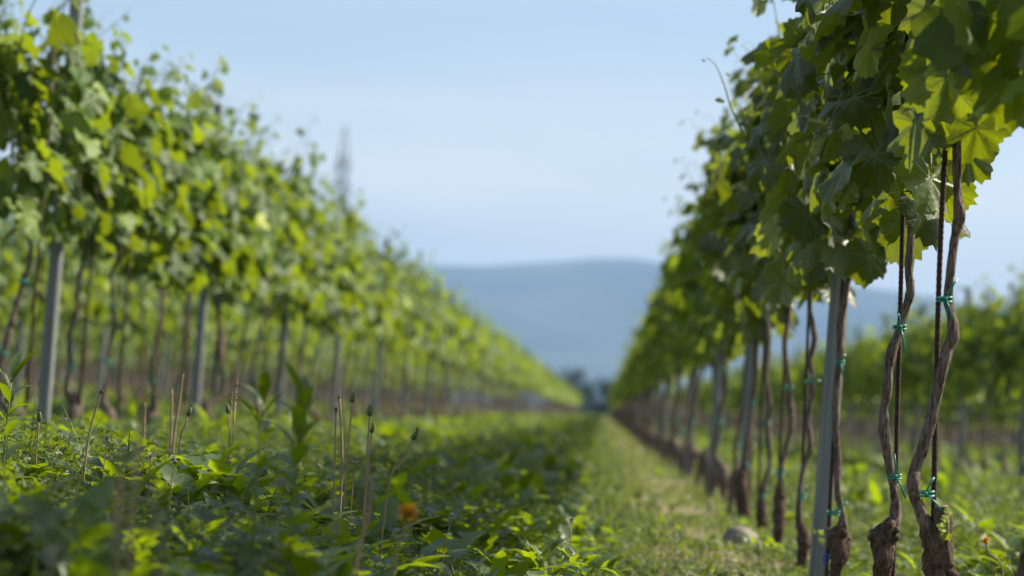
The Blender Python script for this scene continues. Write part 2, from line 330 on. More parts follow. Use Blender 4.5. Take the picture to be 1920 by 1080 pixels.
def grow(rng, lod, nsh=12, zmin=.84, top=1.80, extra=120, scale=1.0, half=.50):
    """One vine's shoots and leaves, local axes: x across the row, y along it."""
    L = Geo(); S = Geo(); pos = []; nr = []; tp = []; sz = []; rn = []
    for k in range(nsh):
        z0 = rng.uniform(zmin + .06, zmin + .22); h = rng.uniform(top - .25, top - .02) if rng.random() > .3 else rng.uniform(top - .02, top + .24)
        p = np.array([rng.normal(0, .05), rng.uniform(-half, half), z0]); st = k >= nsh - 2 and lod < 3; d = np.array([rng.choice([-1, 1]) * rng.uniform(.35, .8), rng.normal(0, .3), 1.0]) if st else np.array([rng.normal(0, .16), rng.normal(0, .2), 1.0]); z0 += .3 * st; p[2] = z0; path = [p.copy()]
        n = max(6, int((h - z0) / .062))
        for q in range(n):
            d = norm(d + np.array([rng.normal(0, .10) - p[0] * (.0 if st else .25), rng.normal(0, .10), -.06 if st else .08])); p = p + d * .062; path.append(p.copy())
            f = q / n; s = (-1) ** q * (1 if rng.random() < .8 else -1)
            size = (.6 if st else 1) * rng.uniform(.050, .090) * (1 - .66 * max(0, f - .5) / .5) * scale
            pl = rng.uniform(.05, .10) * (1 - .5 * f)
            pd = norm(np.array([s * rng.uniform(.5, 1.2), rng.normal(0, .6), rng.uniform(-.1, .6)])); e = p + pd * pl * (1.15 if lod < 2 else 1.3)
            if lod < 2 and size > .03: S.add(*tube([p, p + pd * pl * .5 + [0, 0, .004], e], [.0016, .0012, .001], 4, False))
            pos.append(e); nr.append([s * rng.uniform(.25, 1), rng.normal(0, .45), rng.uniform(.0, 1.0)]); tp.append([s * rng.uniform(0, .9), rng.normal(0, .55), -rng.uniform(.2, 1.2)])
            sz.append(size); rn.append(np.clip(rng.normal(.36, .22) + .5 * max(0, f - .5), 0, 1))
        if lod < 2 or k % 2 == 0: S.add(*tube(path, np.linspace(.0042, .0012, len(path)), 5, False))
        if lod < 2:                                            # a curling tendril at the tip
            t = np.linspace(0, 1, 7); a0 = rng.uniform(0, 6.28); q = p + np.stack([np.cos(a0) * t * .07, np.sin(a0) * t * .07, .06 * t - .05 * t * t * rng.uniform(0, 2)], -1)
            S.add(*tube(q, .0008, 3, False))
    m = extra
    z = zmin - .06 + (top - .10 - zmin) * rng.beta(1.1, 1.5, m); s = np.where(rng.random(m) < .5, -1, 1)
    wdt = .08 + .10 * np.sin(np.clip((z - zmin) / (top - zmin), 0, 1) * np.pi) ** .6
    e = np.stack([s * wdt * rng.uniform(.2, 1.25, m), rng.uniform(-half, half, m), z], -1)
    pos = np.concatenate([np.array(pos), e]); nr = np.concatenate([np.array(nr), np.stack([s * rng.uniform(.3, 1, m), rng.normal(0, .5, m), rng.uniform(-.1, 1, m)], -1)])
    tp = np.concatenate([np.array(tp), np.stack([s * rng.uniform(0, .7, m), rng.normal(0, .6, m), -rng.uniform(.3, 1.2, m)], -1)])
    sz = np.concatenate([np.array(sz), rng.uniform(.045, .09, m) * scale]); rn = np.concatenate([np.array(rn), np.clip(rng.normal(.34, .24, m), 0, 1)])
    if lod < 2:
        for q in range(0, m): S.add(*tube([e[q], e[q] * [.45, 1, 1] + [0, rng.normal(0, .03), rng.uniform(-.02, .05)]], [.001, .0015], 3, False))
    put_leaves(L, pos, nr, tp, sz, rn, lod, rng)
    return L, S
def trunk_geo(rng, sides=8, step=.03, h=1.55, lean=0.0):
    r0 = rng.uniform(.0085, .0145); kz = rng.uniform(.15, .24)
    pts = [[0, 0, -.06, .017], [rng.normal(0, .006), 0, kz * .35, .015], [rng.normal(0, .008), rng.normal(0, .01), kz * .75, .030], [rng.normal(0, .012), rng.normal(0, .015), kz, .027]]
    x = rng.normal(0, .022); y = rng.normal(0, .03); z = kz + .05; pts.append([x, y, z, r0 * 1.15])
    while z < h:
        z += rng.uniform(.06, .13); x = x * .75 + rng.normal(0, .014); y = y * .8 + rng.normal(0, .018)
        pts.append([x, y, z, r0 * (1.35 if rng.random() < .3 else rng.uniform(.85, 1.05)) * (1 - .3 * z / h)])
    P = spline(pts, step); return P, kz
def bark(G, P, sides, rng, mats=(0, 1), knob=None):
    rad = P[:, 3].copy(); V, f, lp = tube(P[:, :3], rad, sides, True, .035 if sides > 8 else .05, rng, .06)
    G.add(V, f, lp, mats[0])

def tie_geo(c, rx, ry, rng, tails=((.03, .0, .035), (.02, 0, -.05)), r=.0019, loops=2, rot=0.0):
    G = Geo(); t = np.linspace(0, 2 * np.pi, 25)
    for k in range(loops):
        P = np.stack([np.cos(t) * rx, np.sin(t) * ry, (k - .5 * (loops - 1)) * .0055 + .002 * np.sin(t + k)], -1)
        P = P @ np.array([[math.cos(rot), math.sin(rot), 0], [-math.sin(rot), math.cos(rot), 0], [0, 0, 1]]); G.add(*tube(P + c, r, 6, False))
    k0 = np.array(c) + [0, -ry - .001, 0]
    G.add(*tube([k0 + [-.004, 0, .005], k0 + [0, -.003, 0], k0 + [.004, 0, -.005]], [r * .7, r * 1.9, r * .7], 6))
    for tl in tails:
        tl = np.array(tl); G.add(*tube([k0, k0 + tl * .5 + [0, -.006, .003], k0 + tl], r, 6))
    return G

# ------------------------------------------------------------------ hero vines of the right-hand row, traced trunks
def traced(path, Y, step=.012, ybow=None):
    P = []
    for k, (px, py, r) in enumerate(path):
        q = at(px, py, Y); P.append([q[0], q[1] + (0 if ybow is None else ybow[k % len(ybow)]), q[2], r * Y / F_PX])
    return spline(P, step)
HERO = [
 dict(Y=4.12, lab='thick forked grapevine at the right with a pruned stump, its bare trunk bowing outwards', seed=3,
      path=[(1784,1262,26),(1778,1180,24),(1770,1110,23),(1761,1055,24),(1752,1015,22),(1733,975,15),(1720,940,13),(1711,905,12.5),(1716,880,12),(1733,830,11.5),(1746,790,11.5),(1757,740,11.5),(1767,690,11),(1779,650,12),(1786,632,14),(1785,600,10),(1779,560,9.5),(1782,500,9.5),(1792,440,9.5),(1799,404,13.5),(1796,380,9.5),(1795,320,9),(1791,250,9),(1783,150,8.5),(1774,78,8),(1770,0,7.5),(1776,-80,6)],
      stub=[(1766,1062,22),(1766,1010,20),(1767,970,17),(1765,952,15)], stake=[(1744,1262),(1750,980),(1760,550),(1773,270),(1793,0),(1799,-90)],
      ties=[(1733,925,.0165,.011,((.012,-.005,.028),(.030,-.005,-.030)),2,.3),(1771,561,.0125,.011,((.018,0,.035),(.012,-.004,-.035)),2,0)], extra=22, half=.30, nsh=7, zmin=.99),
 dict(Y=4.86, lab='crooked sharp grapevine with a knobbly side stub low on its trunk', seed=5,
      path=[(1652,1172,15),(1652,1080,18),(1655,1045,19),(1655,1015,21),(1662,998,19),(1677,978,12),(1680,955,11),(1677,930,10),(1672,890,10),(1662,840,9.5),(1658,795,11),(1660,760,9.5),(1664,725,9.5),(1667,690,9.5),(1671,658,11),(1685,625,9.5),(1698,580,8.5),(1706,545,9),(1704,500,8.5),(1708,440,8.5),(1706,389,11),(1701,340,8.5),(1690,285,8.5),(1679,233,7.5),(1664,197,7),(1660,150,6.5),(1668,60,6),(1680,-80,5)],
      stub=[(1655,1015,14),(1643,1006,12),(1630,1002,11)], stake=[(1672,1172),(1678,970),(1682,790),(1689,540),(1695,311),(1701,52),(1704,-80)],
      ties=[(1678,893,.0125,.010,((-.006,-.005,.045),(.022,-.005,-.042)),2,.2),(1687,613,.0125,.010,((-.008,-.005,.03),(.012,-.004,-.055)),2,0),(1699,321,.0125,.010,((.016,0,.022),(-.02,-.004,.004)),2,0)], extra=135, half=.45, nsh=12, zmin=.88),
 dict(Y=5.85, lab='slim grapevine climbing the face of the nearest grey post, blue clip at its foot', seed=8,
      path=[(1560,1130,9),(1565,1080,11),(1572,1040,16),(1574,1005,19),(1578,988,11),(1581,970,8),(1575,945,7),(1569,910,7),(1571,860,8),(1567,815,7),(1567,765,7),(1571,710,8.5),(1575,655,7),(1577,600,8.5),(1582,570,7),(1588,530,7),(1592,490,7),(1597,425,7),(1601,350,6.5),(1600,200,6),(1606,60,5),(1606,-60,5)],
      stub=[(1575,1010,11),(1560,1003,9),(1556,992,8)], stake=[(1546,1130),(1551,1060),(1562,840),(1575,615),(1586,430),(1592,200),(1597,-60)],
      ties=[(1563,961,.017,.010,((.03,-.004,.028),(.012,-.004,.012)),2,0),(1574,680,.0125,.010,((.012,-.004,.02),(.008,-.004,-.03)),2,0),(1597,418,.0125,.010,((.0,-.004,.02),(.008,-.004,-.02)),2,0)], blue=(1549,1048), extra=150, half=.5, nsh=12, zmin=.88),
 dict(Y=6.85, lab='thin dark grapevine just left of the nearest grey post, its rod close beside it', seed=12,
      path=[(1505,1100,8),(1505,1060,10),(1507,1015,13),(1507,1000,12),(1498,980,7),(1499,935,6.5),(1507,875,6),(1519,838,8),(1515,790,5.5),(1520,750,5.5),(1524,710,6),(1519,675,6),(1527,635,8),(1518,585,5.5),(1519,550,5.5),(1524,480,5.5),(1528,300,5),(1535,120,4.5)],
      stake=[(1496,1100),(1502,940),(1509,780),(1515,615),(1520,500),(1530,130)],
      ties=[(1503,930,.012,.010,((.012,-.004,.03),(-.004,-.004,-.03)),3,0),(1518,716,.013,.010,((.03,-.004,.004),(.0,-.004,.02)),2,0)], extra=150, half=.5, nsh=12, zmin=.84),
 dict(Y=7.75, lab='grapevine with a long swollen dark foot, second trunk left of the nearest grey post', seed=15,
      path=[(1456,1070,7),(1458,1035,7),(1460,994,11),(1461,940,10),(1464,900,8),(1466,870,6.5),(1473,844,6),(1483,800,6),(1482,752,7),(1479,715,5.5),(1471,650,6.5),(1478,600,5.5),(1482,545,6.5),(1487,480,5),(1490,300,4.5),(1500,150,4)],
      stake=[(1452,1070),(1460,900),(1468,740),(1475,560),(1484,300)],
      ties=[(1463,885,.014,.010,((.016,-.004,.012),(.012,-.004,-.04)),3,0),(1477,730,.013,.010,((.02,-.004,.01),(-.01,-.004,.015)),2,0)], extra=150, half=.5, nsh=12, zmin=.86),
 dict(Y=8.6, lab='sunlit grapevine with a gently waving trunk right of the second grey post and the rock', seed=18,
      path=[(1434,1030,6),(1433,999,7),(1428,973,11),(1427,935,8),(1433,905,6),(1444,865,6),(1440,801,6.5),(1444,758,5.5),(1436,704,5.5),(1440,640,7),(1438,591,5.5),(1443,500,5),(1450,300,4.5)],
      stake=[(1420,1030),(1424,860),(1432,650),(1440,450)],
      ties=[(1429,930,.014,.010,((.02,-.004,.03),(-.01,-.004,-.02)),2,0),(1436,792,.015,.010,((.02,-.004,.01),(-.02,-.004,0)),3,0)], extra=150, half=.5, nsh=12, zmin=.86),
 dict(Y=9.5, lab='dark-footed grapevine pressed against the right side of the second grey post behind the rock', seed=22,
      path=[(1397,1000,7),(1396,970,10),(1392,925,12),(1390,895,12),(1397,865,7),(1406,801,6),(1412,742,6),(1417,700,5.5),(1420,629,5.5),(1425,500,4.5),(1432,350,4)],
      stake=[(1402,1000),(1410,800),(1416,620),(1424,400)],
      ties=[(1398,872,.014,.010,((.035,-.004,-.03),(.0,-.004,.02)),2,0),(1410,755,.014,.010,((.02,-.004,.02),(.0,-.004,-.02)),2,0)], extra=150, half=.5, nsh=12, zmin=.84),
]
BK = [M_bark, M_knob, M_cut]
def stake(P, label, ribs=False, r=.0042, group='steel rods that carry the vines', base=None):
    P = np.asarray(P, float)
    if ribs:
        Q = spline(np.hstack([P, np.full((len(P), 1), r)]), .0035); rr = r * (1 + .16 * (np.arange(len(Q)) % 3 == 0)); V = tube(Q[:, :3], rr, 8)
    else: V = tube(P, r, 6)
    b = base if base is not None else P[0]
    o = Geo().add(V[0] - b, V[1], V[2]).obj('steel_rod', M_steel, loc=tuple(b)); return tag(o, label, 'rod', group)
ST_LAB = ['ribbed steel rod behind the forked vine at the right edge', 'ribbed steel rod along the crooked vine with the side stub', 'dark rod squeezed between the nearest grey post and its slim vine',
          'dark rod beside the thin vine just left of the nearest grey post', 'dark rod behind the vine with the long swollen foot', 'dark rod beside the sunlit waving vine right of the second grey post', 'dark rod between the second grey post and its dark-footed vine']
for k, h in enumerate(HERO):
    Y = h['Y']; b = at(h['path'][0][0], h['path'][0][1], Y); rng = np.random.default_rng(100 + h['seed'])
    base = np.array([b[0], Y, float(gz(b[0], Y))])
    root = empty('grapevine', tuple(base), h['lab'], 'grapevine', 'grapevines of the right-hand row')
    P = traced(h['path'], Y, .009 if k < 3 else .016, (0, .006, -.008, .004, -.004)); P = P[P[:, 2] > base[2] - .05] if (P[:, 2] > base[2] - .05).sum() > 10 else P
    P[:, 3] *= 1 + .10 * np.sin(np.arange(len(P)) * .37 + k) * (P[:, 3] > P[:, 3].mean())
    G = Geo(); Pk = P.copy(); Pk[:, :3] -= base
    ks = 16 if k < 3 else 10
    low = Pk[:, 3] > 1.55 * np.median(Pk[:, 3])
    cutoff = np.where(low)[0].max() if low.any() else 5
    a = Pk[:cutoff + 2]; c = Pk[cutoff:]
    V, f, lp = tube(a[:, :3], a[:, 3] * .94, ks + 6, True, .085, rng, .12); G.add(V, f, lp, 1)
    V, f, lp = tube(c[:, :3], c[:, 3] * .88, ks, True, .06, rng, .085); G.add(V, f, lp, 0)
    for q in range(4):                                        # bumpy burrs on the swollen foot
        i_ = rng.integers(len(a) // 3, len(a)); d = norm(np.array([rng.normal(), -abs(rng.normal()), rng.normal(0, .4)])); o_ = a[i_, :3] + d * a[i_, 3] * .55
        V, f, lp = tube([o_ - d * .006, o_, o_ + d * a[i_, 3] * .5, o_ + d * a[i_, 3] * .75], np.array([.7, .8, .6, .2]) * a[i_, 3] * rng.uniform(.5, .9), 9, True, .1, rng, .1); G.add(V, f, lp, 1)
    tr = G.obj('trunk', BK, root)
    if 'stub' in h:
        S_ = traced(h['stub'], Y - .006, .008); S_[:, :3] -= base; V, f, lp = tube(S_[:, :3], S_[:, 3], 16, True, .06, rng, .08)
        g_ = Geo().add(V, f, lp, 0); e_, d_ = S_[-1, :3], norm(S_[-1, :3] - S_[-3, :3])
        g_.add(*tube([e_, e_ + d_ * .003], S_[-1, 3] * .82, 14), mat=1); g_.obj('pruned_stub', [M_knob, M_cut], root)
    fx = P[P[:, 2] < 1.3][-1, 0] - base[0] if (P[:, 2] < 1.3).any() else 0
    L, S = grow(rng, 0, h['nsh'], h['zmin'], 1.66, int(h['extra'] * .52), 1.10, half=h['half'])
    L.obj('foliage', M_vine, root, loc=(fx * .6, 0, 0)); S.obj('shoots', M_cane, root, loc=(fx * .6, 0, 0))
    for (tx, ty, rx, ry, tl, lp_, rot) in h['ties']:
        c = at(tx, ty, Y) - base; tie_geo(c, rx, max(ry, .5 * rx + .004), rng, tl, loops=lp_).obj('tie', M_tie, root)
    if 'blue' in h:
        c = at(*h['blue'], Y) - base; t = np.linspace(0, 5.2, 14); G2 = Geo().add(*tube(np.stack([np.cos(t) * .007, np.full(14, -.008), np.sin(t) * .011], -1) + c, .0026, 6))
        tag(G2.obj('clip', M_blue, root), 'small blue plastic clip')
    P = [at(px, py, Y + .014) for px, py in h['stake']]
    if P[0][2] > 0: P[0][2] = -.05
    stake(P, ST_LAB[k], k < 3, .0045)
# extra leaves and shoots that hang into view near the first two trunks
def big_leaves(root, spec, rng):
    base = np.array(root.location); L = Geo(); S = L
    for (px, py, Y, s, n_, t_, rn) in spec:
        p = at(px, py, Y) - base; put_leaves(L, p[None], np.array([n_], float) + rng.normal(0, .32, (1, 3)), np.array([t_], float) + rng.normal(0, .25, (1, 3)), np.array([s]), np.array([rn]), 0, rng)
        q = p + np.array([rng.normal(0, .02), .05, .05]); S.add(*tube([p, (p + q) / 2 + [0, 0, .01], q], [.0012, .0014, .0017], 5), mat=1)
    L.obj('foliage', [M_vine, M_cane], root)
roots = {o['label']: o for o in bpy.data.objects if o.name.startswith('grapevine')}
rA, rB, rC, rD = (roots[HERO[k]['lab']] for k in range(4))
rr = np.random.default_rng(5)
big_leaves(rA, [(1775,145,3.98,.088,(-.25,-1,.45),(-.15,-.1,-1),.7),(1745,335,4.2,.075,(.1,-1,.1),(.2,0,-1),.75),(1770,345,4.25,.07,(.2,-1,.2),(.3,0,-1),.7),(1835,60,3.9,.10,(.1,-.9,.7),(.4,-.2,-1),.25),
     (1880,40,3.7,.10,(.2,-.8,.6),(.3,-.2,-1),.2),(1905,150,3.8,.085,(.1,-1,.2),(-.2,0,-1),.8),(1830,240,4.1,.075,(.3,-1,.2),(.0,0,-1),.55),(1815,290,4.2,.06,(.5,-1,.3),(.1,0,-1),.5),(1735,130,4.0,.055,(-.2,-1,.3),(-.5,0,-1),.85),
     (1850,120,3.9,.07,(-.4,-.8,.3),(.2,0,-1),.4),(1720,230,4.1,.085,(-.8,-.5,.7),(-.6,-.1,-.6),.35),(1740,20,4.1,.07,(-.9,-.5,.4),(-.3,0,-1),.35)], rr)
big_leaves(rB, [(1640,290,4.75,.085,(-.3,-1,.3),(.2,0,-1),.2),(1680,330,4.8,.07,(.4,-1,.1),(.1,0,-1),.3),(1690,410,4.95,.06,(.3,-1,.2),(-.1,0,-1),.7),(1700,230,4.7,.075,(-.6,-.8,.5),(-.5,0,-1),.3),(1660,450,5.0,.05,(.2,-1,.2),(0,0,-1),.6),
     (1690,105,4.6,.05,(.6,-1,-.6),(.2,0,-1),.1),(1560,40,4.8,.085,(-.9,-.5,.5),(0,0,-1),.15),(1600,180,4.8,.07,(-.9,-.5,.5),(0,0,-1),.35)], rr)
big_leaves(rC, [(1630,480,5.7,.075,(.5,-1,.2),(0,0,-1),.15),(1605,330,5.6,.09,(.2,-1,.2),(.1,0,-1),.35),(1570,350,5.6,.08,(-.4,-1,.3),(-.1,0,-1),.2),(1510,400,5.8,.08,(-.4,-1,.8),(.1,-.3,-1),.2),(1585,205,5.5,.06,(.0,-1,.0),(0,0,-1),.85)], rr)
big_leaves(rD, [(1510,480,6.6,.085,(-.2,-1,.2),(.1,0,-1),.2),(1530,500,6.7,.08,(.1,-1,.1),(-.1,0,-1),.2),(1475,310,6.4,.08,(-.6,-.8,.8),(.4,-.2,-.8),.15)], rr)
# the long shoot that sticks out over the aisle
Ys = 6.3; pts = [at(1412,310,Ys), at(1395,255,Ys), at(1372,205,Ys), at(1358,160,Ys), at(1342,122,Ys), at(1325,108,Ys)]
b_ = np.array(rD.location); Q = spline([[*(p - b_), r] for p, r in zip(pts, (.0035, .003, .0026, .002, .0014, .0008))], .012)
G = Geo().add(*tube(Q[:, :3], Q[:, 3], 6)); t = np.linspace(0, 1, 8)
G.add(*tube(Q[int(len(Q) * .55), :3] + np.stack([.05 * t, 0 * t, .07 * t - .02 * t * t], -1), .0008, 4))
G.obj('long_shoot', M_cane, rD); L = Geo()
for f_, s_ in ((.15, .035), (.4, .022), (.62, .016), (.85, .010), (.97, .008)):
    p_ = Q[int((len(Q) - 1) * f_), :3]; put_leaves(L, (p_ + [rr.choice([-1, 1]) * .02, 0, 0])[None], np.array([[.2, -.6, .8]]), np.array([[rr.choice([-1, 1]), -.3, -.3]]), np.array([s_]), np.array([.8]), 1, rr)
L.obj('foliage', M_vine, rD)

# ------------------------------------------------------------------ the other vines: shared meshes, copied
mid = []; far = []; tiny = []
for k in range(9):
    rng = np.random.default_rng(500 + k); L, S = grow(rng, 1, 14, .83, 1.66, 140, .93)
    P, kz = trunk_geo(rng); G = Geo(); V, f, lp = tube(P[:, :3], P[:, 3], 9, True, .05, rng, .07); G.add(V, f, lp)
    zt = [rng.uniform(.28, .42), rng.uniform(.60, .80)]; T = Geo()
    ties = []
    for z in zt:
        i_ = np.argmin(abs(P[:, 2] - z)); ties.append(tie_geo(P[i_, :3], .016, .013, rng, ((rng.uniform(-.03, .03), -.01, .03), (.02, 0, -.035)), r=.0026).mesh('tie', M_tie if rng.random() < .4 else M_tie2))
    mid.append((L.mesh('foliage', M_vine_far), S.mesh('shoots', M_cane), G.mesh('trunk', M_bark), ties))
for k in range(6):
    rng = np.random.default_rng(600 + k); L, S = grow(rng, 2, 9, .86, 1.58, 120, 1.0)
    P, kz = trunk_geo(rng, step=.08); G = Geo(); V, f, lp = tube(P[:, :3], P[:, 3] * 1.1, 6, False, .05, rng); G.add(V, f, lp)
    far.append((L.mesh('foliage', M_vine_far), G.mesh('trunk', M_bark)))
    L2, S2 = grow(rng, 2, 5, .88, 1.56, 32, 2.0); L3, S3 = grow(rng, 2, 1, .88, 1.54, 14, 3.0); tiny.append((L2, G, L3))
def vine(X, Y, lab, group, lod, rng, k=None, zoff=0.0):
    src = (mid if lod == 1 else far); s = src[rng.integers(len(src)) if k is None else k % len(src)]
    z = float(gz(X, Y)); fl = math.pi if rng.random() < .5 else 0
    root = empty('grapevine', (X, Y, z), lab, 'grapevine', group)
    sc = rng.uniform(.95, 1.05)
    o = link('foliage', s[0], root, (0, 0, zoff)); o.rotation_euler = (0, 0, fl); o.scale = (1, 1, sc)
    if lod == 1:
        o = link('shoots', s[1], root, (0, 0, zoff)); o.rotation_euler = (0, 0, fl); o.scale = (1, 1, sc)
        link('trunk', s[2], root); [link('tie', t, root) for t in s[3]]
    else: link('trunk', s[1], root)
    return root
rv = np.random.default_rng(77)
LN = [(8.35, 'grapevine nearest the camera in the left-hand row, left of the leftmost grey post'), (9.22, 'grapevine in the left-hand row, first trunk right of the leftmost grey post'),
      (9.95, 'grapevine in the left-hand row, second trunk right of the leftmost grey post'), (10.8, 'grapevine in the left-hand row, third trunk right of the leftmost grey post'),
      (11.5, 'grapevine in the left-hand row, last trunk before the second grey post'), (12.4, 'grapevine in the left-hand row just right of the second grey post'),
      (13.3, 'grapevine in the left-hand row midway between the second and third grey posts'), (14.2, 'grapevine in the left-hand row just left of the third grey post')]
for q, (Y, lab) in enumerate(LN):
    vine(XL, Y, lab, 'grapevines of the left-hand row', 1, rv, q, .04 if q > 2 else .07)
    stake([(XL + .02, Y + .02, 0), (XL + .03, Y + .02, 1.45)], lab.replace('grapevine nearest the camera in the left-hand row', 'rod of the nearest left-hand vine').replace('grapevine in the left-hand row', 'dark rod in the left-hand row').replace('trunk', 'one'), r=.005, group='rods of the left-hand row', base=np.array([XL + .02, Y + .02, .1]))
count = len(HERO) + len(LN)
# off the right edge of the picture: vines whose shade falls into it, and the one whose foot shows
v0 = vine(.60, 3.28, 'grapevine cut by the right edge, only its dark knotted foot and hanging leaves showing', 'grapevines of the right-hand row', 1, rv, 3, .16)
G = Geo(); pts = [[.0, 0, -.05, .020], [.0, 0, .09, .020], [-.010, 0, .15, .026], [-.004, 0, .20, .030], [.0, 0, .27, .024], [.005, 0, .32, .015]]
Q = spline(pts, .008); V, f, lp = tube(Q[:, :3], Q[:, 3], 16, True, .10, rv, .14); G.add(V, f, lp); tag(G.obj('burr', M_knob, v0), 'dark knotted swelling low on the trunk')
for Y in (2.35, 1.45, .55, -.4): vine(.62, Y, 'grapevine of the right-hand row standing just outside the right edge of the photo', 'vines outside the right edge', 1, rv)
rows = []
for Y in np.arange(10.45, 195, .93): rows.append((XR, Y, 'R'))
for Y in np.arange(15.1, 195, .93): rows.append((XL, Y, 'L'))
for Y in np.arange(16.5, 150, .93): rows.append((XR2, Y, 'R2'))
for Y in np.arange(30, 150, .93): rows.append((XR3, Y, 'R3'))
for Y in np.arange(17.6, 130, .93): rows.append((XL2, Y, 'L2'))
for Y in np.arange(27, 110, .93): rows.append((XL3, Y, 'L3'))
for Y in np.arange(37, 100, .93): rows.append((XL4, Y, 'L4'))
rows.sort(key=lambda r: r[1] * (1.0 if r[2] in 'LR' else 1.35))
NAMES = {'R': ('grapevine of the right-hand row beyond the second grey post, blurred among its neighbours', 'far vines of the right-hand row'),
         'L': ('grapevine of the left-hand row past the third grey post, blurred among its neighbours', 'far vines of the left-hand row'),
         'R2': ('blurred grapevine in the row behind the right-hand trunks', 'vines of the next row on the right'),
         'R3': ('blurred grapevine in the third row to the right, seen past the nearer rows', 'vines of the third row on the right'),
         'L2': ('blurred grapevine in the row behind the left-hand trunks', 'vines of the next row on the left'),
         'L3': ('blurred grapevine in the third row to the left, seen between nearer trunks', 'vines of the third row on the left'),
         'L4': ('blurred grapevine in the fourth row to the left, seen between nearer trunks', 'vines of the fourth row on the left')}
stuff = Geo()
for q, (X, Y, k) in enumerate(rows):
    Y2 = Y + rv.normal(0, .05); zo = .04 if k[0] == 'L' else 0
    if q < 296 - count: vine(X, Y2, NAMES[k][0], NAMES[k][1], 1 if Y < 26 else 2, rv, zoff=zo)
    else:
        L2, G2, _ = tiny[rv.integers(6)]; s = rv.choice([-1, 1]); o_ = (X, Y2, float(gz(X, Y2)))
        stuff.merge(L2, np.diag([s, s, rv.uniform(.95, 1.05)]), o_)
        g_ = Geo().merge(G2, None, o_); g_.F = [(f, 1) for f, m in g_.F]; stuff.merge(g_)
for side in (-1, 1):                                          # the rows farther out, seen only as bands between the near trunks
    for k in range(13):
        X = (XL4 - 2.61 * (k + 1)) if side < 0 else (XR3 + 2.61 * (k + 1)); y0 = abs(X) * (3.3 if side < 0 else 4.9)
        for Y in np.arange(y0, 200, 1.0):
            o_ = (X, Y + rv.normal(0, .1), float(gz(X, Y))); s = rv.choice([-1, 1]); q = tiny[rv.integers(6)]
            stuff.merge(q[2], np.diag([s, s, rv.uniform(.95, 1.05)]), o_); stuff.add(*tube([(X, Y, -.05), (X + .03, Y, 1.0)], .03, 4, False), mat=1)
tag(stuff.obj('distant_grapevines', [M_vine_far, M_bark]), 'far ends of the vine rows merging into a soft green band below the hills', 'grapevines', kind='stuff')

# ------------------------------------------------------------------ posts
def post_mesh(tag_, wd=.043, dp=.050, h=1.74):
    G = Geo(); c = .006; O = [(-wd / 2 + c, -dp / 2), (wd / 2 - c, -dp / 2), (wd / 2, -dp / 2 + c), (wd / 2, dp / 2 - c), (wd / 2 - c, dp / 2), (-wd / 2 + c, dp / 2), (-wd / 2, dp / 2 - c), (-wd / 2, -dp / 2 + c)]
    zs = [-.3, .4, 1.0, 1.5, h - .008, h]; V = []
    for q, z in enumerate(zs):
        s = 1 - .0 * z - (.12 if q == 5 else 0); V += [(x * s, y * s, z) for x, y in O]
    i = np.arange(5)[:, None] * 8; j = np.arange(8)[None]; k = (j + 1) % 8
    G.add(V, [np.stack([i + j, i + k, i + 8 + k, i + 8 + j], -1).reshape(-1, 4), [list(range(40, 48))]])
    return G
pm = post_mesh('p').mesh('post', M_post, smooth=False)
PR = [(6.2, 'nearest grey wooden post of the right-hand row, a slim vine climbing its face'), (9.85, 'second grey post of the right-hand row, standing behind the pale rock'), (12.7, 'third grey post of the right-hand row, just left of the one behind the rock')]
PL = [(8.74, 'leftmost grey post, its sunlit right edge rising into the leaves of the left-hand row'), (12.0, 'second grey post of the left-hand row, rising behind the dry stalks'), (15.1, 'third grey post of the left-hand row, behind the tall leafy weeds')]
def post(X, Y, lab, group):
    o = link('trellis_post', pm, None, (X, Y, float(gz(X, Y)))); o.rotation_euler = (R(rv.normal(0, .3)), R(rv.normal(.15, .35)), R(rv.normal(0, 3)))
    return tag(o, lab, 'post', group)
p0 = post(.572, 6.2, PR[0][1], 'posts of the right-hand row'); p0.rotation_euler = (0, R(.9), R(4))
for Y, lab in PR[1:]: post(.585, Y, lab, 'posts of the right-hand row').rotation_euler = (0, R(.6), 0)
for Y, lab in PL: p_ = post(XL, Y, lab, 'posts of the left-hand row'); p_.rotation_euler = (0, R(.3), R(rv.normal(0, 2))); p_.scale.z = 1.12 if Y < 9 else 1
for k, X, Ys in (('R', XR, np.arange(15.9, 75, 3.2)), ('L', XL, np.arange(18.3, 75, 3.2)), ('R2', XR2, np.arange(18.5, 60, 3.2)), ('R3', XR3, np.arange(34, 60, 3.2)), ('L2', XL2, np.arange(19, 60, 3.2)), ('L3', XL3, np.arange(29.5, 60, 3.2))):
    for Y in Ys: post(X, Y, NAMES[k][0].replace('grapevine', 'grey post').replace('blurred among its neighbours', 'small and out of focus').replace('second grey post', 'third grey post'), NAMES[k][1].replace('vines', 'posts'))

